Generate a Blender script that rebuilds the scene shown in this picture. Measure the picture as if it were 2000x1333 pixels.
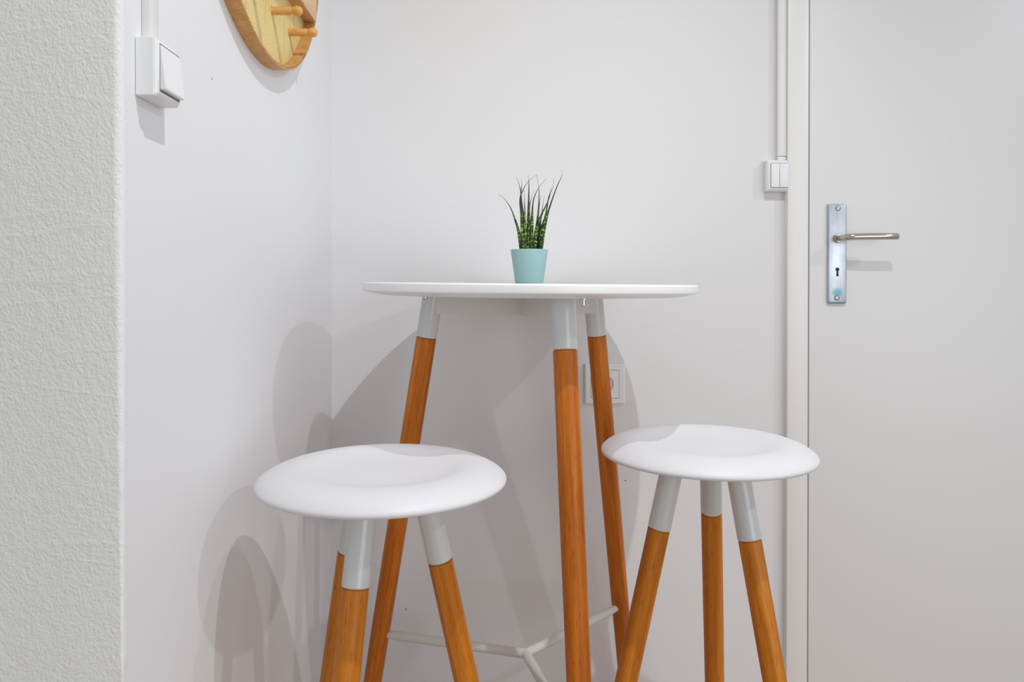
import bpy, bmesh, math, random
from mathutils import Vector, Matrix, noise
random.seed(7)
for o in list(bpy.data.objects): bpy.data.objects.remove(o)
S = bpy.context.scene
C = S.collection
PI = math.pi
EYE = 1.035           # eye height above the floor; x right, y away from the camera, z up
F = 1450.0            # focal length in pixels of the 2000 px wide frame
D = 1.665             # distance of the back wall

# ---------------------------------------------------------------- camera
cam_d = bpy.data.cameras.new('camera'); cam = bpy.data.objects.new('camera', cam_d); C.objects.link(cam)
PITCH = math.radians(0.4)
cam_d.sensor_width = 36.0; cam_d.lens = F * 36.0 / 2000.0
cam_d.shift_y = -(666.5 - (552 + F * math.tan(PITCH))) / 2000.0
cam.location = (0, 0, EYE); cam.rotation_euler = (PI / 2 - PITCH, 0, 0)
cam_d.clip_start = 0.02
S.camera = cam

# ---------------------------------------------------------------- light
S.view_settings.view_transform = 'Standard'; S.view_settings.look = 'None'
S.view_settings.exposure = 0.0; S.view_settings.gamma = 1.0
S.view_settings.use_curve_mapping = False
W = bpy.data.worlds.new('world'); S.world = W; W.use_nodes = True
bg = W.node_tree.nodes['Background']
bg.inputs['Color'].default_value = (0.94, 0.985, 1.03, 1); bg.inputs['Strength'].default_value = 0.455
def spot(name, loc, aim, power, col, rad, cone, blend):
    d = bpy.data.lights.new(name, 'SPOT'); d.energy = power; d.color = col; d.shadow_soft_size = rad
    d.spot_size = math.radians(cone); d.spot_blend = blend
    o = bpy.data.objects.new(name, d); C.objects.link(o); o.location = loc
    o.rotation_euler = (Vector(aim) - o.location).to_track_quat('-Z', 'Y').to_euler(); return o
E_CEIL, E_SIDE, E_SPOT, E_FILL = 64.0, 52.0, 38.0, 34.0
spot('ceiling_spot', (0.490, 0.335, EYE + 1.55), (-0.12, 1.28, 0.20), E_CEIL, (0.965, 0.99, 1.0), 0.014, 96, 1.0)
spot('side_spot', (2.65, -0.06, EYE + 1.70), (-0.1, 1.5, 0.4), E_SIDE, (0.98, 0.985, 1.0), 0.032, 90, 1.0)
spot('table_spot', (0.46, 1.01, EYE + 1.60), (0.16, 1.05, EYE - 0.25), E_SPOT, (0.965, 0.985, 1.0), 0.016, 40, 0.9)
ad = bpy.data.lights.new('fill_light', 'AREA'); ad.energy = E_FILL; ad.shape = 'RECTANGLE'; ad.size = 2.4; ad.size_y = 2.0; ad.color = (0.94, 0.98, 1.0)  # added soft fill behind the camera, evens out the wall brightness; no actual window
ao = bpy.data.objects.new('fill_light', ad); C.objects.link(ao); ao.location = (2.2, -2.3, 1.1)
ao.rotation_euler = (Vector((0.2, 1.5, 0.9)) - ao.location).to_track_quat('-Z', 'Y').to_euler()

# ---------------------------------------------------------------- materials
def mat(name, col, rough=0.5, metal=0.0, spec=0.5, coat=0.0):
    m = bpy.data.materials.new(name); m.use_nodes = True
    b = m.node_tree.nodes['Principled BSDF']
    b.inputs['Base Color'].default_value = (*col, 1); b.inputs['Roughness'].default_value = rough
    b.inputs['Metallic'].default_value = metal; b.inputs['Specular IOR Level'].default_value = spec
    b.inputs['Coat Weight'].default_value = coat
    return m
def N(m, t, **kw):
    n = m.node_tree.nodes.new(t)
    for k, v in kw.items():
        if k in n.inputs: n.inputs[k].default_value = v
        else: setattr(n, k, v)
    return n
def L(m, a, ao, b, bi): m.node_tree.links.new(a.outputs[ao], b.inputs[bi])
def P(m): return m.node_tree.nodes['Principled BSDF']
def ramp(m, stops):
    r = N(m, 'ShaderNodeValToRGB'); e = r.color_ramp.elements
    while len(e) < len(stops): e.new(0.5)
    for x, (p, c) in zip(e, stops):
        x.position = p; x.color = (*c, 1) if len(c) == 3 else c
    return r
def coords(m, scale=(1, 1, 1)):
    t = N(m, 'ShaderNodeTexCoord'); mp = N(m, 'ShaderNodeMapping'); mp.inputs['Scale'].default_value = scale
    L(m, t, 'Object', mp, 'Vector'); return mp
def bump_stack(m, layers, dist=0.001):
    """layers: (scale vec, noise scale, detail, strength)"""
    prev = None
    for sc, ns, det, st in layers:
        mp = coords(m, sc); n = N(m, 'ShaderNodeTexNoise', Scale=ns, Detail=det, Roughness=0.6)
        L(m, mp, 'Vector', n, 'Vector')
        b = N(m, 'ShaderNodeBump', Strength=st, Distance=dist); L(m, n, 'Fac', b, 'Height')
        if prev: L(m, prev, 'Normal', b, 'Normal')
        prev = b
    L(m, prev, 'Normal', P(m), 'Normal'); return prev

M_WALL = mat('wall_paint', (0.75, 0.74, 0.748), 0.55, spec=0.25)
bump_stack(M_WALL, [((1, 1, 1), 9, 3, 0.25), ((1, 1, 1), 90, 4, 0.10)], 0.002)
M_LEFT = mat('side_wall_paint', (0.785, 0.782, 0.805), 0.5, spec=0.25)
bump_stack(M_LEFT, [((1, 1, 1), 7, 3, 0.20), ((1, 1, 1), 70, 4, 0.10)], 0.002)
M_PLASTER = mat('rough_plaster', (0.82, 0.82, 0.80), 0.8, spec=0.2)
_b = bump_stack(M_PLASTER, [((1, 1, 1), 7, 4, 0.22), ((1.6, 1, 1), 110, 6, 0.52), ((1, 1, 1), 300, 3, 0.45)], 0.0020)
# long trowel scratches running across the lower part
_mp = coords(M_PLASTER, (1.0, 1.0, 5.0)); _mp.inputs['Rotation'].default_value = (0, 0.20, 0)
_v = N(M_PLASTER, 'ShaderNodeTexNoise', Scale=2.2, Detail=3.0, Roughness=0.5, Distortion=0.8); L(M_PLASTER, _mp, 'Vector', _v, 'Vector')
_r = ramp(M_PLASTER, [(0.0, (0, 0, 0)), (0.61, (0, 0, 0)), (0.63, (1, 1, 1)), (0.66, (0, 0, 0))]); L(M_PLASTER, _v, 'Fac', _r, 'Fac')
_b2 = N(M_PLASTER, 'ShaderNodeBump', Strength=0.11, Distance=0.002); L(M_PLASTER, _r, 'Color', _b2, 'Height')
L(M_PLASTER, _b, 'Normal', _b2, 'Normal'); L(M_PLASTER, _b2, 'Normal', P(M_PLASTER), 'Normal')
M_DOOR = mat('door_paint', (0.78, 0.775, 0.78), 0.42, spec=0.35)
bump_stack(M_DOOR, [((1, 1, 1), 14, 3, 0.12), ((1, 1, 0.6), 160, 3, 0.06)], 0.001)
M_TRIM = mat('trim_paint', (0.80, 0.79, 0.78), 0.35, spec=0.4)
bump_stack(M_TRIM, [((4, 4, 0.6), 20, 3, 0.15)], 0.001)
M_DARK = mat('dark_gap', (0.03, 0.03, 0.03), 0.9)
M_GREY = mat('grey_gap', (0.22, 0.21, 0.20), 0.9)
M_PLASTIC = mat('white_plastic', (0.82, 0.82, 0.825), 0.35, spec=0.45)
M_SEAT = mat('seat_white', (0.665, 0.65, 0.67), 0.45, spec=0.35)
M_TOP = mat('tabletop_white', (0.86, 0.85, 0.85), 0.32, spec=0.45)
M_SLEEVE = mat('sleeve_enamel', (0.615, 0.63, 0.63), 0.22, spec=0.5, coat=0.3)
M_FRAME = mat('frame_enamel', (0.66, 0.64, 0.60), 0.35, spec=0.45)
M_STEEL = mat('zinc_bolt', (0.55, 0.55, 0.55), 0.3, 1.0)
M_SOIL = mat('potting_soil', (0.03, 0.022, 0.015), 0.95)
M_RUBBER = mat('rubber', (0.05, 0.05, 0.05), 0.8)
M_POT = mat('mint_pot', (0.285, 0.455, 0.455), 0.6, spec=0.3)
bump_stack(M_POT, [((1, 1, 1), 500, 3, 0.08)], 0.0005)
M_NICKEL = mat('satin_nickel', (0.56, 0.51, 0.45), 0.24, 1.0)

def wood(name, dark, mid, light, sc=(70, 70, 3.5), rough=0.38):
    m = mat(name, mid, rough, spec=0.28)
    t = N(m, 'ShaderNodeTexCoord'); oi = N(m, 'ShaderNodeObjectInfo')
    add = N(m, 'ShaderNodeVectorMath', operation='ADD'); mul = N(m, 'ShaderNodeMath', operation='MULTIPLY'); mul.inputs[1].default_value = 3.7
    L(m, oi, 'Random', mul, 0); L(m, t, 'Object', add, 0); m.node_tree.links.new(mul.outputs[0], add.inputs[1])
    mp = N(m, 'ShaderNodeMapping'); mp.inputs['Scale'].default_value = sc; L(m, add, 'Vector', mp, 'Vector')
    n1 = N(m, 'ShaderNodeTexNoise', Scale=1.0, Detail=4.0, Roughness=0.55, Distortion=0.4); L(m, mp, 'Vector', n1, 'Vector')
    r1 = ramp(m, [(0.28, dark), (0.5, mid), (0.72, light)]); L(m, n1, 'Fac', r1, 'Fac')
    mp2 = N(m, 'ShaderNodeMapping'); mp2.inputs['Scale'].default_value = (sc[0] * 9, sc[1] * 9, sc[2] * 14); L(m, add, 'Vector', mp2, 'Vector')
    n2 = N(m, 'ShaderNodeTexNoise', Scale=1.0, Detail=2.0, Roughness=0.5); L(m, mp2, 'Vector', n2, 'Vector')
    r2 = ramp(m, [(0.30, (0.62, 0.50, 0.40)), (0.42, (1, 1, 1))]); L(m, n2, 'Fac', r2, 'Fac')
    mx = N(m, 'ShaderNodeMix', data_type='RGBA', blend_type='MULTIPLY'); mx.inputs[0].default_value = 0.8
    m.node_tree.links.new(r1.outputs['Color'], mx.inputs[6]); m.node_tree.links.new(r2.outputs['Color'], mx.inputs[7])
    m.node_tree.links.new(mx.outputs[2], P(m).inputs['Base Color'])
    b = N(m, 'ShaderNodeBump', Strength=0.08, Distance=0.0005); L(m, n2, 'Fac', b, 'Height'); L(m, b, 'Normal', P(m), 'Normal')
    return m
M_WOOD_T = wood('stained_beech_dark', (0.34, 0.080, 0.004), (0.52, 0.140, 0.007), (0.68, 0.21, 0.018))
M_WOOD_S = wood('stained_beech', (0.36, 0.095, 0.004), (0.53, 0.165, 0.008), (0.66, 0.240, 0.028))
M_BAMBOO = wood('pale_bamboo', (0.50, 0.24, 0.07), (0.58, 0.30, 0.10), (0.66, 0.36, 0.14), sc=(30, 30, 30), rough=0.5)
M_PEG = wood('peg_wood', (0.62, 0.30, 0.08), (0.72, 0.38, 0.12), (0.78, 0.45, 0.17), sc=(60, 60, 8), rough=0.5)
M_PALE = wood('pale_shelf_wood', (0.68, 0.47, 0.25), (0.76, 0.55, 0.32), (0.82, 0.63, 0.40), sc=(20, 10, 60), rough=0.5)
M_FLOOR = wood('floor_boards', (0.47, 0.35, 0.27), (0.58, 0.45, 0.36), (0.66, 0.53, 0.43), sc=(12, 1.2, 12), rough=0.4)

# sansevieria leaves: dark bands on bright green, dark thin tips
M_LEAF = mat('banded_leaf', (0.2, 0.35, 0.05), 0.4, spec=0.4)
_mp = coords(M_LEAF, (170, 170, 240)); _n = N(M_LEAF, 'ShaderNodeTexNoise', Scale=1.0, Detail=3.0, Distortion=0.6); L(M_LEAF, _mp, 'Vector', _n, 'Vector')
_r = ramp(M_LEAF, [(0.42, (0.010, 0.022, 0.006)), (0.52, (0.035, 0.085, 0.015)), (0.59, (0.16, 0.27, 0.03)), (0.70, (0.45, 0.55, 0.10))]); L(M_LEAF, _n, 'Fac', _r, 'Fac')
_tc = N(M_LEAF, 'ShaderNodeTexCoord'); _sx = N(M_LEAF, 'ShaderNodeSeparateXYZ'); L(M_LEAF, _tc, 'Object', _sx, 'Vector')
_mr = N(M_LEAF, 'ShaderNodeMapRange'); _mr.inputs['From Min'].default_value = 0.115; _mr.inputs['From Max'].default_value = 0.145
L(M_LEAF, _sx, 'Z', _mr, 'Value')
_mx = N(M_LEAF, 'ShaderNodeMix', data_type='RGBA'); L(M_LEAF, _mr, 'Result', _mx, 0)
M_LEAF.node_tree.links.new(_r.outputs['Color'], _mx.inputs[6]); _mx.inputs[7].default_value = (0.035, 0.045, 0.025, 1)
M_LEAF.node_tree.links.new(_mx.outputs[2], P(M_LEAF).inputs['Base Color'])

# brushed plate with a teal tarnish stain near its foot
M_PLATE = mat('brushed_plate', (0.72, 0.74, 0.80), 0.36, 0.85)
_mp = coords(M_PLATE, (30, 30, 8)); _n = N(M_PLATE, 'ShaderNodeTexNoise', Scale=1.0, Detail=5.0, Roughness=0.65); L(M_PLATE, _mp, 'Vector', _n, 'Vector')
_r = ramp(M_PLATE, [(0.30, (0.40, 0.41, 0.46)), (0.48, (0.50, 0.52, 0.58)), (0.68, (0.60, 0.67, 0.72))]); L(M_PLATE, _n, 'Fac', _r, 'Fac')
_tc = N(M_PLATE, 'ShaderNodeTexCoord')
def _blob(cx, cz, rx, rz):
    mp = N(M_PLATE, 'ShaderNodeMapping'); mp.inputs['Location'].default_value = (-cx / rx, 0, -cz / rz); mp.inputs['Scale'].default_value = (1 / rx, 0, 1 / rz)
    L(M_PLATE, _tc, 'Object', mp, 'Vector'); g = N(M_PLATE, 'ShaderNodeTexGradient', gradient_type='SPHERICAL'); L(M_PLATE, mp, 'Vector', g, 'Vector'); return g
_g = _blob(0.0, -0.0865, 0.014, 0.014); _g2 = _blob(0.0, -0.113, 0.05, 0.010)
_ad = N(M_PLATE, 'ShaderNodeMath', operation='MAXIMUM'); L(M_PLATE, _g, 'Fac', _ad, 0); L(M_PLATE, _g2, 'Fac', _ad, 1)
_rr = ramp(M_PLATE, [(0.0, (0, 0, 0)), (0.6, (1, 1, 1))]); L(M_PLATE, _ad, 0, _rr, 'Fac')
_mx = N(M_PLATE, 'ShaderNodeMix', data_type='RGBA'); L(M_PLATE, _rr, 'Color', _mx, 0)
M_PLATE.node_tree.links.new(_r.outputs['Color'], _mx.inputs[6]); _mx.inputs[7].default_value = (0.16, 0.38, 0.46, 1)
M_PLATE.node_tree.links.new(_mx.outputs[2], P(M_PLATE).inputs['Base Color'])

# cane webbing: a woven grid, object plane is local YZ
M_CANE = mat('cane_webbing', (0.75, 0.6, 0.25), 0.6)
def _wave(axis, per, off=0.0):
    sx = N(M_CANE, 'ShaderNodeSeparateXYZ'); tc = N(M_CANE, 'ShaderNodeTexCoord'); L(M_CANE, tc, 'Object', sx, 'Vector')
    a = N(M_CANE, 'ShaderNodeMath', operation='MULTIPLY'); a.inputs[1].default_value = PI / per; L(M_CANE, sx, axis, a, 0)
    b = N(M_CANE, 'ShaderNodeMath', operation='SINE'); L(M_CANE, a, 0, b, 0); return b
_wy = _wave('Y', 0.0040); _wz = _wave('Z', 0.0034)
_m = N(M_CANE, 'ShaderNodeMath', operation='MULTIPLY'); L(M_CANE, _wy, 0, _m, 0); L(M_CANE, _wz, 0, _m, 1)
_az = N(M_CANE, 'ShaderNodeMath', operation='ABSOLUTE'); L(M_CANE, _wz, 0, _az, 0)
_hh = N(M_CANE, 'ShaderNodeMath', operation='MULTIPLY_ADD'); _hh.inputs[1].default_value = 0.5; L(M_CANE, _m, 0, _hh, 0); L(M_CANE, _az, 0, _hh, 2)
_r = ramp(M_CANE, [(0.08, (0.26, 0.15, 0.03)), (0.30, (0.70, 0.48, 0.13)), (0.55, (0.92, 0.72, 0.28)), (0.95, (0.98, 0.85, 0.45))]); L(M_CANE, _hh, 0, _r, 'Fac')
_mpn = coords(M_CANE, (1, 60, 6)); _nn = N(M_CANE, 'ShaderNodeTexNoise', Scale=1.0, Detail=2.0); L(M_CANE, _mpn, 'Vector', _nn, 'Vector')
_rn = ramp(M_CANE, [(0.28, (0.68, 0.60, 0.45)), (0.40, (1, 1, 1))]); L(M_CANE, _nn, 'Fac', _rn, 'Fac')
_mx = N(M_CANE, 'ShaderNodeMix', data_type='RGBA', blend_type='MULTIPLY'); _mx.inputs[0].default_value = 0.8
M_CANE.node_tree.links.new(_r.outputs['Color'], _mx.inputs[6]); M_CANE.node_tree.links.new(_rn.outputs['Color'], _mx.inputs[7])
M_CANE.node_tree.links.new(_mx.outputs[2], P(M_CANE).inputs['Base Color'])
_bb = N(M_CANE, 'ShaderNodeBump', Strength=0.6, Distance=0.001); L(M_CANE, _hh, 0, _bb, 'Height'); L(M_CANE, _bb, 'Normal', P(M_CANE), 'Normal')

# ---------------------------------------------------------------- helpers
def link(name, bm, m, parent=None, smooth=True, angle=35):
    me = bpy.data.meshes.new(name); bm.normal_update(); bm.to_mesh(me); bm.free()
    me.materials.append(m)
    o = bpy.data.objects.new(name, me); C.objects.link(o)
    if smooth:
        for p in me.polygons: p.use_smooth = True
        try: me.set_sharp_from_angle(angle=math.radians(angle))
        except Exception: pass
    if parent: o.parent = parent
    return o
def box(bm, x0, x1, y0, y1, z0, z1, bev=0.0, seg=2):
    r = bmesh.ops.create_cube(bm, size=1.0)
    for v in r['verts']:
        v.co = Vector(((x0 + x1) / 2 + v.co.x * (x1 - x0), (y0 + y1) / 2 + v.co.y * (y1 - y0), (z0 + z1) / 2 + v.co.z * (z1 - z0)))
    if bev:
        es = list({e for v in r['verts'] for e in v.link_edges})
        bmesh.ops.bevel(bm, geom=es, offset=bev, segments=seg, affect='EDGES', profile=0.5)
def lathe(bm, prof, seg=96, mtx=None):
    """revolve (radius, z) pairs about local z"""
    rings = []
    for r, z in prof:
        if r < 1e-7: rings.append([bm.verts.new((0, 0, z))])
        else: rings.append([bm.verts.new((r * math.cos(2 * PI * i / seg), r * math.sin(2 * PI * i / seg), z)) for i in range(seg)])
    for a, b in zip(rings, rings[1:]):
        for i in range(seg):
            j = (i + 1) % seg
            if len(a) == 1 and len(b) == 1: continue
            if len(a) == 1: bm.faces.new((a[0], b[j], b[i]))
            elif len(b) == 1: bm.faces.new((a[i], a[j], b[0]))
            else: bm.faces.new((a[i], a[j], b[j], b[i]))
    if mtx is not None: bmesh.ops.transform(bm, matrix=mtx, verts=[v for r in rings for v in r])
    bmesh.ops.recalc_face_normals(bm, faces=bm.faces)
def tube(bm, pts, rad, seg=20, flat=None):
    """sweep a circle along points; rad a number or list; capped"""
    pts = [Vector(p) for p in pts]; n = len(pts); rr = rad if isinstance(rad, (list, tuple)) else [rad] * n
    rings = []; up = None
    for i, p in enumerate(pts):
        t = (pts[min(i + 1, n - 1)] - pts[max(i - 1, 0)]).normalized()
        if up is None: up = t.orthogonal().normalized()
        up = (up - t * up.dot(t)).normalized(); s = t.cross(up)
        rings.append([bm.verts.new(p + (up * math.cos(2 * PI * k / seg) + s * math.sin(2 * PI * k / seg)) * rr[i]) for k in range(seg)])
    for a, b in zip(rings, rings[1:]):
        for k in range(seg): bm.faces.new((a[k], a[(k + 1) % seg], b[(k + 1) % seg], b[k]))
    bm.faces.new(rings[0][::-1]); bm.faces.new(rings[-1])
    bmesh.ops.recalc_face_normals(bm, faces=bm.faces)
def axis_obj(name, bm, m, a, b, parent):
    """object whose local z runs from a towards b, in the parent's coordinates"""
    a = Vector(a); b = Vector(b); o = link(name, bm, m, parent)
    o.matrix_local = Matrix.Translation(a) @ (b - a).to_track_quat('Z', 'Y').to_matrix().to_4x4(); return o
def thing(name, label, cat, loc, rot=(0, 0, 0), group=None):
    o = bpy.data.objects.new(name, None); C.objects.link(o); o.empty_display_size = 0.05
    o.location = loc; o.rotation_euler = rot; o['label'] = label; o['category'] = cat
    if group: o['group'] = group
    return o
def struct(name, bm, m, **k):
    o = link(name, bm, m, **k); o['kind'] = 'structure'; return o

# ---------------------------------------------------------------- the room
KW = 0.03                                   # the side wall is a touch off square
def wx(y): return -0.404 + KW * (D - y)     # x of the side wall's face at depth y
NEAR = 0.713                                # the side wall stops here at a plastered pier

bm = bmesh.new(); box(bm, -3.2, 3.0, -3.0, D + 0.15, -0.05, 0.0); struct('floor', bm, M_FLOOR, smooth=False)
bm = bmesh.new()                            # back wall with the door opening cut out of it
DX0, DX1 = 0.625, 1.540
box(bm, -0.60, DX0, D, D + 0.15, 0, 2.75); box(bm, DX1, 3.0, D, D + 0.15, 0, 2.75); box(bm, DX0, DX1, D, D + 0.15, 2.06, 2.75)
struct('wall_back', bm, M_WALL, smooth=False)

bm = bmesh.new()                            # side wall: a slab whose face is slightly out of square
ya, yb = NEAR + 0.012, D
f = [(wx(ya), ya), (wx(yb), yb), (-0.60, yb), (-0.60, ya)]
lo = [bm.verts.new((x, y, 0)) for x, y in f]; hi = [bm.verts.new((x, y, 2.75)) for x, y in f]
for i in range(4): bm.faces.new((lo[i], lo[(i + 1) % 4], hi[(i + 1) % 4], hi[i]))
bm.faces.new(lo[::-1]); bm.faces.new(hi); bmesh.ops.recalc_face_normals(bm, faces=bm.faces)
struct('wall_left', bm, M_LEFT, smooth=False)

bm = bmesh.new()                            # plastered pier, its arris soft above and chipped below
rows = 420; cols = []
for k in range(rows + 1):
    z = 2.75 * k / rows
    t = min(1, max(0, (z - 0.62) / 0.5)); r = 0.0020 + 0.0060 * t
    rough = 0.0018 * (1 - t) + 0.0004
    xc = wx(NEAR) + 0.0004
    jit = noise.noise(Vector((3, 0, z * 45))) * rough + noise.noise(Vector((9, 0, z * 160))) * rough * 0.6
    row = [(-3.2, NEAR), (xc - 0.06, NEAR)]
    for a in range(9):
        th = PI / 2 * a / 8
        row.append((xc - r + r * math.sin(th) + jit * math.sin(2 * th + 0.3), NEAR + r - r * math.cos(th)))
    row += [(wx(NEAR + 0.0115) + 0.0002, NEAR + 0.0115), (wx(NEAR + 0.012) - 0.004, NEAR + 0.012), (-3.2, NEAR + 0.012)]
    cols.append([bm.verts.new((x, y, z)) for x, y in row])
for a, b in zip(cols, cols[1:]):
    for i in range(len(a) - 1): bm.faces.new((a[i], a[i + 1], b[i + 1], b[i]))
    bm.faces.new((a[-1], a[0], b[0], b[-1]))
bm.faces.new(cols[0][::-1]); bm.faces.new(cols[-1])
bmesh.ops.recalc_face_normals(bm, faces=bm.faces)
pier = struct('wall_front', bm, M_PLASTER, angle=60); pier.data.materials.append(M_LEFT)
for p in pier.data.polygons:
    if p.normal.x > 0.80: p.material_index = 1

# door frame and door
TY = D - 0.020                               # face of the frame
bm = bmesh.new()
box(bm, 0.6105, 0.6565, TY, D + 0.10, 0, 2.075, 0.0015); box(bm, 1.508, 1.555, TY, D + 0.10, 0, 2.075, 0.0015); box(bm, 0.6105, 1.555, TY, D + 0.10, 2.03, 2.078, 0.0015)
struct('trim_1', bm, M_TRIM)
bm = bmesh.new(); box(bm, 0.655, 0.662, TY + 0.012, D + 0.05, 0.0, 2.04); box(bm, 1.5, 1.51, TY + 0.012, D + 0.05, 0.0, 2.04)
struct('trim_2', bm, M_GREY, smooth=False)
bm = bmesh.new(); box(bm, 0.6598, 1.5045, TY + 0.002, TY + 0.040, 0.004, 2.027, 0.0015)
door = struct('door_1', bm, M_DOOR)
DY = TY + 0.002
PX, PZ = 0.7185, EYE + 0.0635
bm = bmesh.new(); box(bm, -0.0208, 0.0208, -0.0075, 0, -0.110, 0.110, 0.0028, 3)
plate = link('handle_plate', bm, M_PLATE, door); plate.location = (PX, DY, PZ); plate['label'] = 'brushed metal escutcheon with a teal stain by its lower screw'
RY = Matrix.Rotation(PI / 2, 4, 'X')
for zz in (0.1, -0.098):
    bm = bmesh.new(); lathe(bm, [(0, 0.0012), (0.0030, 0.0012), (0.0045, 0.0006), (0.0047, -0.001)], 32, RY)
    sc = link('screw', bm, M_STEEL, plate); sc.location = (0.001 if zz > 0 else -0.001, -0.0076, zz)
    bm = bmesh.new(); lathe(bm, [(0.0048, 0), (0.0048, 0.0004), (0.0057, 0.0004), (0.0057, 0)], 32, RY)
    box(bm, -0.0014, 0.0014, -0.0016, -0.0006, -0.0004, 0.0004); box(bm, -0.0004, 0.0004, -0.0016, -0.0006, -0.0014, 0.0014)
    so = link('screw_recess', bm, M_DARK, plate); so.location = (0.001 if zz > 0 else -0.001, -0.0072, zz)
bm = bmesh.new()
kv = [(-0.0026, -0.0125), (0.0028, -0.0125), (0.0018, 0.0)] + [(0.0043 * math.sin(a), 0.0043 * math.cos(a) + 0.0026) for a in [PI * 0.84 - PI * 1.68 * i / 16 for i in range(17)]] + [(-0.0018, 0.0)]
fv = [bm.verts.new((x, -0.0082, z)) for x, z in kv]; bv = [bm.verts.new((x, -0.0070, z)) for x, z in kv]
bm.faces.new(fv); bm.faces.new(bv[::-1])
for i in range(len(fv)): bm.faces.new((fv[i], bv[i], bv[(i + 1) % len(fv)], fv[(i + 1) % len(fv)]))
bmesh.ops.recalc_face_normals(bm, faces=bm.faces)
kh = link('keyhole', bm, M_DARK, plate, smooth=False); kh.location = (0, 0.0005, -0.0375)
bm = bmesh.new()
neck = [(0, -0.006, 0), (0, -0.024, 0), (0, -0.034, 0)]
for i in range(1, 10):
    a = PI / 2 * i / 9; neck.append((0.018 - 0.018 * math.cos(a), -0.034 - 0.018 * math.sin(a), 0.0 + 0.0006 * i / 9))
neck += [(0.045, -0.0535, 0.0012), (0.075, -0.0545, 0.0014), (0.1075, -0.0545, 0.0012), (0.1083, -0.0545, 0.0012)]
rad = [0.0068] * 3 + [0.0068 + 0.0004 * i / 9 for i in range(1, 10)] + [0.0073, 0.0073, 0.0073, 0.0066]
tube(bm, neck, rad, 28)
lever = link('door_lever', bm, M_NICKEL, door, angle=50); lever.location = (PX + 0.0006, DY, EYE + 0.0975); lever['label'] = 'satin nickel lever'
bm = bmesh.new(); lathe(bm, [(0.0068, -0.002), (0.0102, -0.002), (0.0102, 0.004), (0.0088, 0.0065), (0.0068, 0.0065)], 40, RY)
col_ = link('collar', bm, M_NICKEL, lever); col_.location = (0, -0.0075, 0)

# small holes left in the paint
WB = bpy.data.objects['wall_back']; WL = bpy.data.objects['wall_left']
for px, py, sx, sz in ((792, 1193, .0008, .0026), (1121, 773, .0012, .0012), (1222, 940, .0012, .0014)):
    bm = bmesh.new(); box(bm, -sx, sx, -0.0002, 0.0002, -sz, sz); h = link('nail_hole', bm, M_DARK, WB, smooth=False)
    h.location = ((px - 1000) / F * D, D, EYE - (py - 552) / F * D)
bm = bmesh.new(); box(bm, -0.0002, 0.0002, -0.0012, 0.0012, -0.0014, 0.0014); h = link('nail_hole', bm, M_GREY, WL, smooth=False)
yh = 0.354 / (585 / F - KW); h.location = (wx(yh), yh, EYE + (552 - 155) / F * yh)

# ---------------------------------------------------------------- bar table
def slanted_leg(root, ang, r0, slope, h0, hs_top, eye, tau, rs, rw, rf, mw, end_h):
    """wooden leg with an enamel sleeve; h measured down from eye level; returns nothing"""
    a = math.radians(ang); d = Vector((math.cos(a), math.sin(a), 0))
    def pt(h): return d * (r0 + slope * (h - h0)) + Vector((0, 0, eye - h))
    zl = (r0 + slope * (eye - h0)) * math.cos(a) * tau
    foot = pt(eye - zl - 0.0035); top = pt(h0); st = pt(hs_top)
    Ln = (foot - top).length
    bm = bmesh.new()
    lathe(bm, [(0, -0.02), (rw * 0.9, -0.02), (rw * 0.9, 0.0), (rw, 0.0012), (rw, 0.25 * Ln), (rw * 0.6 + rf * 0.4, 0.6 * Ln), (rf, Ln - 0.006), (rf * 0.9, Ln - 0.001), (0, Ln - 0.001)], 56)
    leg = axis_obj('leg', bm, mw, top, foot, root)
    bm = bmesh.new(); Ls = (top - st).length
    lathe(bm, [(rs * 0.80, -0.004), (rs - 0.0012, -0.0008), (rs, -0.0022), (rs, -Ls * 0.5), (rs, -Ls), (0, -Ls)], 56)
    sl = link('sleeve', bm, M_SLEEVE, leg); sl['label'] = 'pale enamelled metal sleeve on the upper end of the leg'
    bm = bmesh.new(); lathe(bm, [(0, 0.004), (rf * 0.88, 0.004), (rf * 0.88, -0.0035), (0, -0.0035)], 40)
    ft = link('foot_pad', bm, M_RUBBER, leg); ft.location = (0, 0, Ln)
    return d, pt

TX, TYc, TAU = 0.0332, 1.3583, 0.0095
SINK = 0.0
table = thing('bar_table', 'round white bar table on three splayed orange-brown wooden legs', 'table', (TX - TAU * EYE - 0.0015, TYc, 0), (0, TAU, 0))
TT = EYE - 0.0022
bm = bmesh.new()
R = 0.300; th = 0.0215
prof = [(0, TT), (R - 0.0035, TT)]
for i in range(1, 5): a = PI / 2 * i / 4; prof.append((R - 0.0025 + 0.0025 * math.sin(a), TT - 0.0025 + 0.0025 * math.cos(a)))
prof += [(R, TT - 0.0120)]
for i in range(1, 7): a = PI / 2 * i / 6; prof.append((R - 0.0035 + 0.0035 * math.cos(a), TT - 0.0120 - 0.0030 * math.sin(a)))
prof += [(R - 0.012, TT - 0.0168), (R - 0.022, TT - 0.0192), (R - 0.032, TT - 0.0209), (R - 0.040, TT - th), (0, TT - th)]
lathe(bm, prof, 180); link('tabletop', bm, M_TOP, table, angle=60)
UND = 0.0022 + th
hubh = 0.682
ANG = (165.3, 285.3, 45.3)
joints = []
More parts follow.
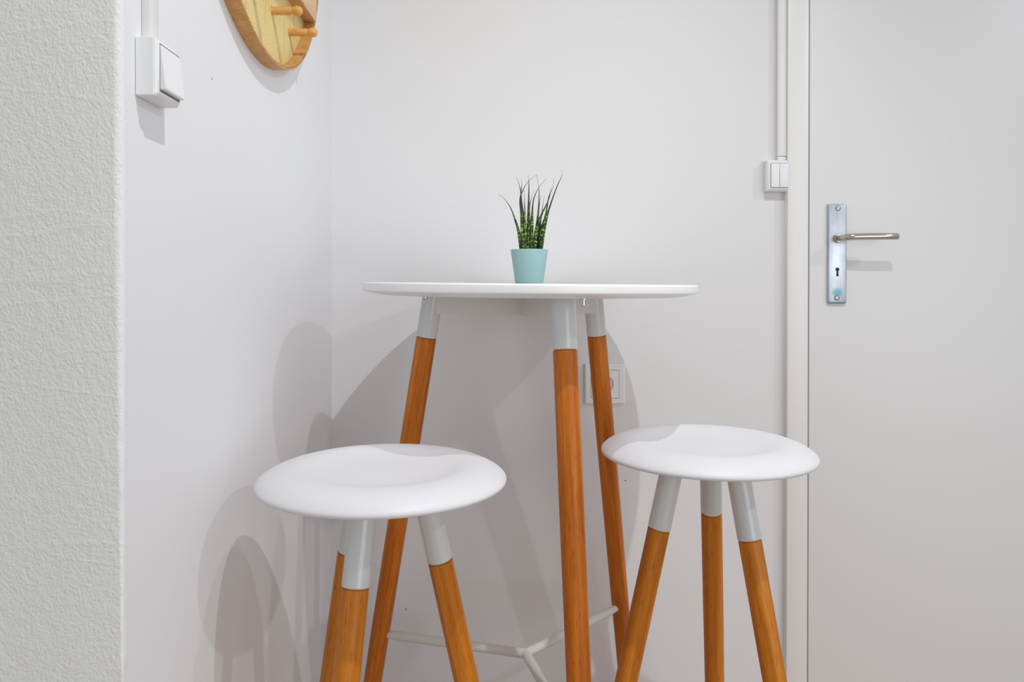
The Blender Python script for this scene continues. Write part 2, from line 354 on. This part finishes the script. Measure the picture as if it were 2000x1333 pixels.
for k, a in enumerate(ANG):
    d, pt = slanted_leg(table, a, 0.1997, 0.1565, 0.1062, UND + 0.0005, EYE, TAU, 0.0196, 0.0191, 0.0165, M_WOOD_T, 0)
    # arm of the Y under the top
    s = Vector((-d.y, d.x, 0)); bm = bmesh.new()
    rE = 0.1997 + 0.1565 * (0.045 - 0.1062)
    hw = 0.016
    c = []
    for (r_, zz) in ((0.0, 0), (rE - 0.012, 0)):
        for sg in (-1, 1):
            for h in (UND + 0.0003, 0.0605): c.append(bm.verts.new(d * r_ + s * (sg * hw) + Vector((0, 0, EYE - h))))
    bmesh.ops.convex_hull(bm, input=c); bmesh.ops.bevel(bm, geom=list(bm.edges), offset=0.0015, segments=2, affect='EDGES')
    link('support_arm', bm, M_FRAME, table)
    # stretcher rods meet in the middle
    q = pt(hubh); q2 = Vector((0, 0, EYE - hubh)); e = q + (q2 - q).normalized() * 0.012
    bm = bmesh.new(); n = 8
    tube(bm, [q2 + (e - q2) * (i / n) for i in range(n + 1)], [0.0085] * n + [0.0066], 24)
    link('stretcher', bm, M_FRAME, table)
# bolts hanging under the mounting plates
for (bx, by, ln) in ((-0.1500, 1.297, 0.0065), (0.1095, 1.125, 0.0105), (0.1755, 1.370, 0.0045)):
    bm = bmesh.new(); lathe(bm, [(0, 0), (0.0085, 0), (0.0085, -0.0012), (0.0048, -0.0014), (0.0048, -ln), (0.004, -ln - 0.0008), (0, -ln - 0.0008)], 24)
    bo = link('bolt', bm, M_STEEL, table); bo.location = (bx - TX, by - TYc, EYE - UND)

# ---------------------------------------------------------------- stools
SH = 0.2655      # rim height below the eye
def make_stool(X, Y, ang, tau, label, tweak=(0, 0, 0), sc=1.0):
    root = thing('bar_stool', label, 'stool', (X - tau * EYE, Y, 0), (0, tau, 0), 'round white bar stools at the table')
    z0 = EYE - SH; R = 0.1650
    bm = bmesh.new()
    prof = [(0, z0 + 0.0085), (0.05, z0 + 0.0090), (0.078, z0 + 0.0110), (0.097, z0 + 0.0150), (0.110, z0 + 0.0178), (0.121, z0 + 0.0182),
            (0.132, z0 + 0.0172), (0.143, z0 + 0.0144), (0.152, z0 + 0.0106), (0.159, z0 + 0.0064), (0.1634, z0 + 0.0024), (0.1650, z0 - 0.0008),
            (0.1644, z0 - 0.0036), (0.1622, z0 - 0.0050), (0.158, z0 - 0.0048), (0.150, z0 - 0.0040), (0.10, z0 - 0.0050), (0, z0 - 0.0050)]
    # smooth the profile with Catmull-Rom
    pp = []
    for i in range(len(prof) - 1):
        p0, p1, p2, p3 = prof[max(i - 1, 0)], prof[i], prof[i + 1], prof[min(i + 2, len(prof) - 1)]
        for k in range(3):
            t = k / 3
            pp.append(tuple(0.5 * (2 * p1[j] + (p2[j] - p0[j]) * t + (2 * p0[j] - 5 * p1[j] + 4 * p2[j] - p3[j]) * t * t + (3 * p1[j] - p0[j] - 3 * p2[j] + p3[j]) * t ** 3) for j in (0, 1)))
    pp.append(prof[-1]); pp = [(max(r, 0) * sc, z) for r, z in pp]; pp[0] = (0, pp[0][1])
    lathe(bm, pp, 160); link('seat', bm, M_SEAT, root, angle=80)
    bm = bmesh.new(); lathe(bm, [(0, z0 - 0.0052), (0.085, z0 - 0.0052), (0.085, z0 - 0.009), (0, z0 - 0.009)], 64)
    link('mounting_plate', bm, M_FRAME, root)
    for k in range(3):
        slanted_leg(root, ang + 120 * k + tweak[k], 0.078, 0.2202, 0.3847, SH + 0.008, EYE, tau, 0.0176, 0.0171, 0.0155, M_WOOD_S, 0)
    return root
make_stool(-0.1732, 1.0070, 253.9, 0.0055, 'white-seated bar stool nearest the camera, close to the side wall', (0, 0, 3), 1.014)
make_stool(0.3077, 1.1665, 189.1, 0.0046, 'white-seated bar stool standing in front of the door frame')

# ---------------------------------------------------------------- plant in its pot
PLX, PLY = 0.0318, 1.362
base = EYE - 0.0022
plant = thing('potted_snake_plant', 'small spiky green plant in a mint pot on the bar table', 'plant', (PLX, PLY, base + 0.0003))
bm = bmesh.new()
lathe(bm, [(0, 0.0), (0.0250, 0.0), (0.0256, 0.0015), (0.0262, 0.003), (0.0342, 0.0605), (0.0342, 0.0615), (0.0336, 0.0622), (0.0322, 0.0622), (0.0315, 0.0605), (0.0290, 0.045), (0, 0.045)], 96)
link('pot', bm, M_POT, plant)
bm = bmesh.new(); lathe(bm, [(0, 0.0545), (0.0304, 0.0540), (0.0290, 0.0456), (0, 0.0456)], 48); link('soil', bm, M_SOIL, plant)
zs = EYE - base
def lp(u, v):                                # point read off the plant: u across, v down, in 1/7.407 px
    px = 960 + u / 7.407; py = 320 + v / 7.407
    return ((px - 1000) / F * PLY - PLX, (552 - py) / F * PLY + EYE - base)
leaves = [
 ([(430, 1190), (395, 1000), (330, 780), (270, 630), (180, 505), (90, 440)], .0042, 0.002),
 ([(455, 1230), (445, 900), (430, 640), (425, 440), (400, 310), (362, 205)], .0054, -0.004),
 ([(470, 1230), (462, 850), (440, 600), (428, 420), (440, 300), (430, 220)], .0046, 0.004),
 ([(440, 1230), (440, 800), (415, 520), (450, 390), (530, 255), (655, 155)], .0042, 0.008),
 ([(490, 1230), (485, 800), (475, 560), (468, 390)], .0040, -0.008),
 ([(525, 1230), (535, 900), (537, 600), (540, 380), (538, 250), (525, 178)], .0050, -0.002),
 ([(545, 1230), (548, 900), (548, 640), (575, 510), (618, 370)], .0044, 0.006),
 ([(560, 1230), (582, 950), (588, 700), (610, 520), (680, 360), (790, 230)], .0050, -0.006),
 ([(610, 1230), (650, 950), (670, 760), (690, 480), (680, 320), (655, 155)], .0042, 0.005),
 ([(625, 1230), (655, 950), (720, 750), (810, 560), (850, 430), (858, 350)], .0050, -0.004),
 ([(650, 1230), (690, 1000), (720, 780), (745, 600), (765, 465)], .0044, 0.009),
 ([(690, 1230), (715, 1000), (780, 760), (830, 480), (890, 340), (903, 215)], .0046, 0.001),
 ([(705, 1230), (745, 1000), (790, 800), (850, 600), (940, 350), (1015, 180), (1005, 110)], .0056, -0.007),
 ([(600, 1230), (640, 980), (680, 760), (700, 560), (722, 445)], .0042, 0.012),
 ([(700, 1230), (720, 960), (790, 760), (805, 650), (815, 560)], .0046, 0.014),
]
for pts, r0, dy in leaves:
    q = [lp(*p) for p in pts]; q = [(q[0][0] * 0.95, 0.050)] + q[1:]; r0 *= 0.80
    pl = []
    m_ = len(q)
    for i in range(m_ - 1):
        a0, a1, a2, a3 = q[max(i - 1, 0)], q[i], q[i + 1], q[min(i + 2, m_ - 1)]
        for k in range(5):
            t = k / 5
            pl.append([0.5 * (2 * a1[j] + (a2[j] - a0[j]) * t + (2 * a0[j] - 5 * a1[j] + 4 * a2[j] - a3[j]) * t * t + (3 * a1[j] - a0[j] - 3 * a2[j] + a3[j]) * t ** 3) for j in (0, 1)])
    pl.append(list(q[-1])); n = len(pl)
    rr = [max(0.00025, r0 * (1 - (i / (n - 1)) ** 0.8) ** 1.15 * (0.85 + 0.35 * math.sin(PI * min(1, i / (n - 1) * 2.2)))) for i in range(n)]
    rr = [min(r, 0.0052) for r in rr]
    bm = bmesh.new()
    tube(bm, [(x, dy * (0.6 + 0.9 * i / n), z) for i, (x, z) in enumerate(pl)], rr, 10)
    link('leaf', bm, M_LEAF, plant, angle=80)

# ---------------------------------------------------------------- switches, trunking, socket
def sw_box(root, w, h, p, ch, w1=None):
    """surface housing against the wall, face towards -y; chamfered front edges"""
    bm = bmesh.new()
    v = []
    for (y, ins) in ((0, 0), (-(p - ch), 0.0), (-p, ch)):
        for sx, sz in ((-1, -1), (1, -1), (1, 1), (-1, 1)):
            v.append(bm.verts.new((sx * (w / 2 - ins * (1 if sx < 0 or w1 is None else 0.15)), y, sz * (h / 2 - ins))))
    bmesh.ops.convex_hull(bm, input=v)
    bmesh.ops.dissolve_limit(bm, angle_limit=0.01, verts=bm.verts, edges=bm.edges)
    bmesh.ops.bevel(bm, geom=list(bm.edges), offset=0.0008, segments=2, affect='EDGES')
    return link('housing', bm, M_PLASTIC, root)
# double rocker beside the door frame, its right edge tight against the frame
DSX0, DSX1 = 0.5635, 0.6103
w = DSX1 - DSX0; zc = EYE + 0.2365
dsw = thing('double_light_switch', 'white double rocker light switch tight against the door frame', 'light switch', ((DSX0 + DSX1) / 2, D - 0.0002, zc))
sw_box(dsw, w, 0.0685, 0.0225, 0.0045, w1=1)
rx0 = DSX0 + 0.0085 - (DSX0 + DSX1) / 2; rx1 = w / 2 - 0.0006; mid = (rx0 + rx1) / 2
bm = bmesh.new(); box(bm, rx0 - 0.0009, rx1 + 0.0003, -0.0229, -0.0222, -0.0275, 0.0275); link('recess', bm, M_GREY, dsw, smooth=False)
for a, b in ((rx0, mid - 0.0003), (mid + 0.0003, rx1)):
    bm = bmesh.new(); box(bm, a, b, -0.0250, -0.0215, -0.0264, 0.0264, 0.0008); link('rocker', bm, M_PLASTIC, dsw)
tr = bpy.data.objects.new('cable_trunking', None); C.objects.link(tr); tr.location = (0.6005, D - 0.0002, zc + 0.0347)
tr['label'] = 'straight white cable trunking rising from the double switch along the door frame'; tr['category'] = 'cable trunking'
bm = bmesh.new(); box(bm, -0.0102, 0.0097, -0.0135, 0, 0.0098, 1.44, 0.0012); link('trunk_cover', bm, M_TRIM, tr)
bm = bmesh.new(); box(bm, -0.0096, 0.0090, -0.0120, 0, 0.0004, 0.0090, 0.0008); link('end_cap', bm, M_TRIM, tr)

# single rocker on the side wall; local -y looks away from that wall
th_w = math.atan(KW)
yc = 0.7705
lsw = thing('light_switch', 'white single rocker light switch on the side wall near the plaster pier', 'light switch', (wx(yc) + 0.0002, yc, EYE + 0.2165), (0, 0, PI / 2 + math.atan(KW)))
sw_box(lsw, 0.0565, 0.0585, 0.0222, 0.0036)
bm = bmesh.new(); box(bm, -0.0236, 0.0236, -0.0226, -0.0220, -0.0242, 0.0242); link('recess', bm, M_GREY, lsw, smooth=False)
bm = bmesh.new()
prof = [(-0.0222, -0.0275), (-0.0212, -0.0281), (0.0232, -0.0230), (0.0236, -0.0215), (-0.0222, -0.0215)]
A = [bm.verts.new((-0.0231, y, z)) for z, y in prof]; B = [bm.verts.new((0.0231, y, z)) for z, y in prof]
bm.faces.new(A); bm.faces.new(B[::-1])
for i in range(len(A)): bm.faces.new((A[i], B[i], B[(i + 1) % len(A)], A[(i + 1) % len(A)]))
bmesh.ops.recalc_face_normals(bm, faces=bm.faces); bmesh.ops.bevel(bm, geom=list(bm.edges), offset=0.0005, segments=2, affect='EDGES')
link('rocker', bm, M_PLASTIC, lsw)
yt = 0.7665
tr2 = bpy.data.objects.new('cable_trunking', None); C.objects.link(tr2); tr2.location = (wx(yt) + 0.0002, yt, EYE + 0.2165 + 0.0295); tr2.rotation_euler = lsw.rotation_euler
tr2['label'] = 'narrow white cable trunking rising from the single switch on the side wall'; tr2['category'] = 'cable trunking'
bm = bmesh.new(); box(bm, -0.0105, 0.0105, -0.0085, 0, 0.0003, 1.46, 0.0010); link('trunk_cover', bm, M_TRIM, tr2)

# socket low on the back wall behind the table leg
skx, skz = 0.2075, EYE - 0.2272
sock = thing('wall_socket', 'white square power socket low on the back wall, half hidden by a table leg', 'power socket', (skx, D - 0.0002, skz))
bm = bmesh.new()
o_, i_ = 0.0445, 0.0318
vs = []
for (hw, y) in ((o_, 0), (o_, -0.0065), (o_ - 0.0025, -0.0095), (i_ , -0.0095), (i_, -0.004)):
    vs.append([bm.verts.new((sx * hw, y, sz * hw)) for sx, sz in ((-1, -1), (1, -1), (1, 1), (-1, 1))])
for a, b in zip(vs, vs[1:]):
    for i in range(4): bm.faces.new((a[i], a[(i + 1) % 4], b[(i + 1) % 4], b[i]))
bm.faces.new(vs[-1])
bmesh.ops.recalc_face_normals(bm, faces=bm.faces); link('frame', bm, M_PLASTIC, sock, angle=20)
bm = bmesh.new()                               # insert with its round well
seg = 64; sq = []
for i in range(seg):
    a = 2 * PI * i / seg + PI / 4; c_, s_ = math.cos(a), math.sin(a); k = 0.0309 / max(abs(c_), abs(s_)); sq.append((c_ * k, s_ * k, c_, s_))
r_out = [bm.verts.new((x, -0.0045, z)) for x, z, _, _ in sq]; r_f = [bm.verts.new((x, -0.0102, z)) for x, z, _, _ in sq]
r_i = [bm.verts.new((0.0195 * c_, -0.0102, 0.0195 * s_)) for _, _, c_, s_ in sq]; r_b = [bm.verts.new((0.0188 * c_, 0.004, 0.0188 * s_)) for _, _, c_, s_ in sq]
for a, b in ((r_out, r_f), (r_f, r_i), (r_i, r_b)):
    for i in range(seg): bm.faces.new((a[i], a[(i + 1) % seg], b[(i + 1) % seg], b[i]))
bm.faces.new(r_b); bmesh.ops.recalc_face_normals(bm, faces=bm.faces)
ins = link('insert', bm, M_PLASTIC, sock, angle=30); ins.location = (0, -0.0042 + 0.0042, 0)
for sx in (-1, 1):
    bm = bmesh.new(); lathe(bm, [(0, 0.0), (0.0026, 0.0), (0.0026, -0.002), (0, -0.002)], 20, RY)
    h = link('pin_hole', bm, M_DARK, sock); h.location = (sx * 0.0095, 0.0015, 0)
for sz in (-1, 1):
    bm = bmesh.new(); box(bm, -0.0025, 0.0025, -0.009, 0.003, -0.0008, 0.0008); e = link('earth_clip', bm, M_STEEL, sock); e.location = (0, 0, sz * 0.0180)

# ---------------------------------------------------------------- round cane rack on the side wall
RYc, RZc, RR, RP = 1.1429, EYE + 0.6597, 0.3206, 0.022
rack = thing('wall_rack', 'round wooden peg rack with cane webbing hanging on the side wall', 'wall rack', (wx(RYc) + 0.0004, RYc, RZc), (0, 0, math.atan(KW)))
# local x points into the room, y away from the camera, z up
TOZ = Matrix.Rotation(PI / 2, 4, 'Y')
def ring(r0, r1, x0, x1):
    bm = bmesh.new(); lathe(bm, [(r0, x0), (r1, x0), (r1, x1 - 0.0006), (r1 - 0.0006, x1), (r0 + 0.0006, x1), (r0, x1 - 0.0006), (r0, x0)], 200, TOZ)
    bmesh.ops.remove_doubles(bm, verts=bm.verts, dist=1e-6); bmesh.ops.recalc_face_normals(bm, faces=bm.faces); return bm
link('hoop', ring(RR - 0.0032, RR, 0, RP), M_BAMBOO, rack)
link('inner_hoop', ring(RR - 0.0068, RR - 0.0036, 0.001, RP - 0.0012), M_BAMBOO, rack)
bm = bmesh.new(); lathe(bm, [(0, 0.001), (RR - 0.0069, 0.001), (RR - 0.0069, 0.0022), (0, 0.0022)], 160, TOZ)
link('cane_webbing', bm, M_CANE, rack)
for yy in (0.9945, 1.0975, 1.2005, 1.3035):
    bm = bmesh.new()
    lathe(bm, [(0, 0), (0.0066, 0), (0.0066, 0.028), (0.0060, 0.0315), (0.0056, 0.0330), (0.0062, 0.0345), (0.0076, 0.0375), (0.0081, 0.0410), (0.0076, 0.0445), (0.0058, 0.0475), (0.0030, 0.0490), (0, 0.0494)], 36)
    pg = axis_obj('peg', bm, M_PEG, (0.0022, yy - RYc, EYE + 0.4385 - RZc), (1, yy - RYc, EYE + 0.4385 - RZc), rack)
sh = EYE + 0.492 - RZc                        # little shelf across the hoop, with a raised lip
half = math.sqrt((RR - 0.007) ** 2 - sh ** 2) - 0.001
bm = bmesh.new(); box(bm, 0.0024, RP + 0.001, -half, half, sh, sh + 0.006, 0.0004); link('shelf', bm, M_BAMBOO, rack)
bm = bmesh.new(); box(bm, RP + 0.0012, RP + 0.0042, -half + 0.001, half - 0.001, sh - 0.0002, sh + 0.075, 0.0004); link('shelf_lip', bm, M_PALE, rack)
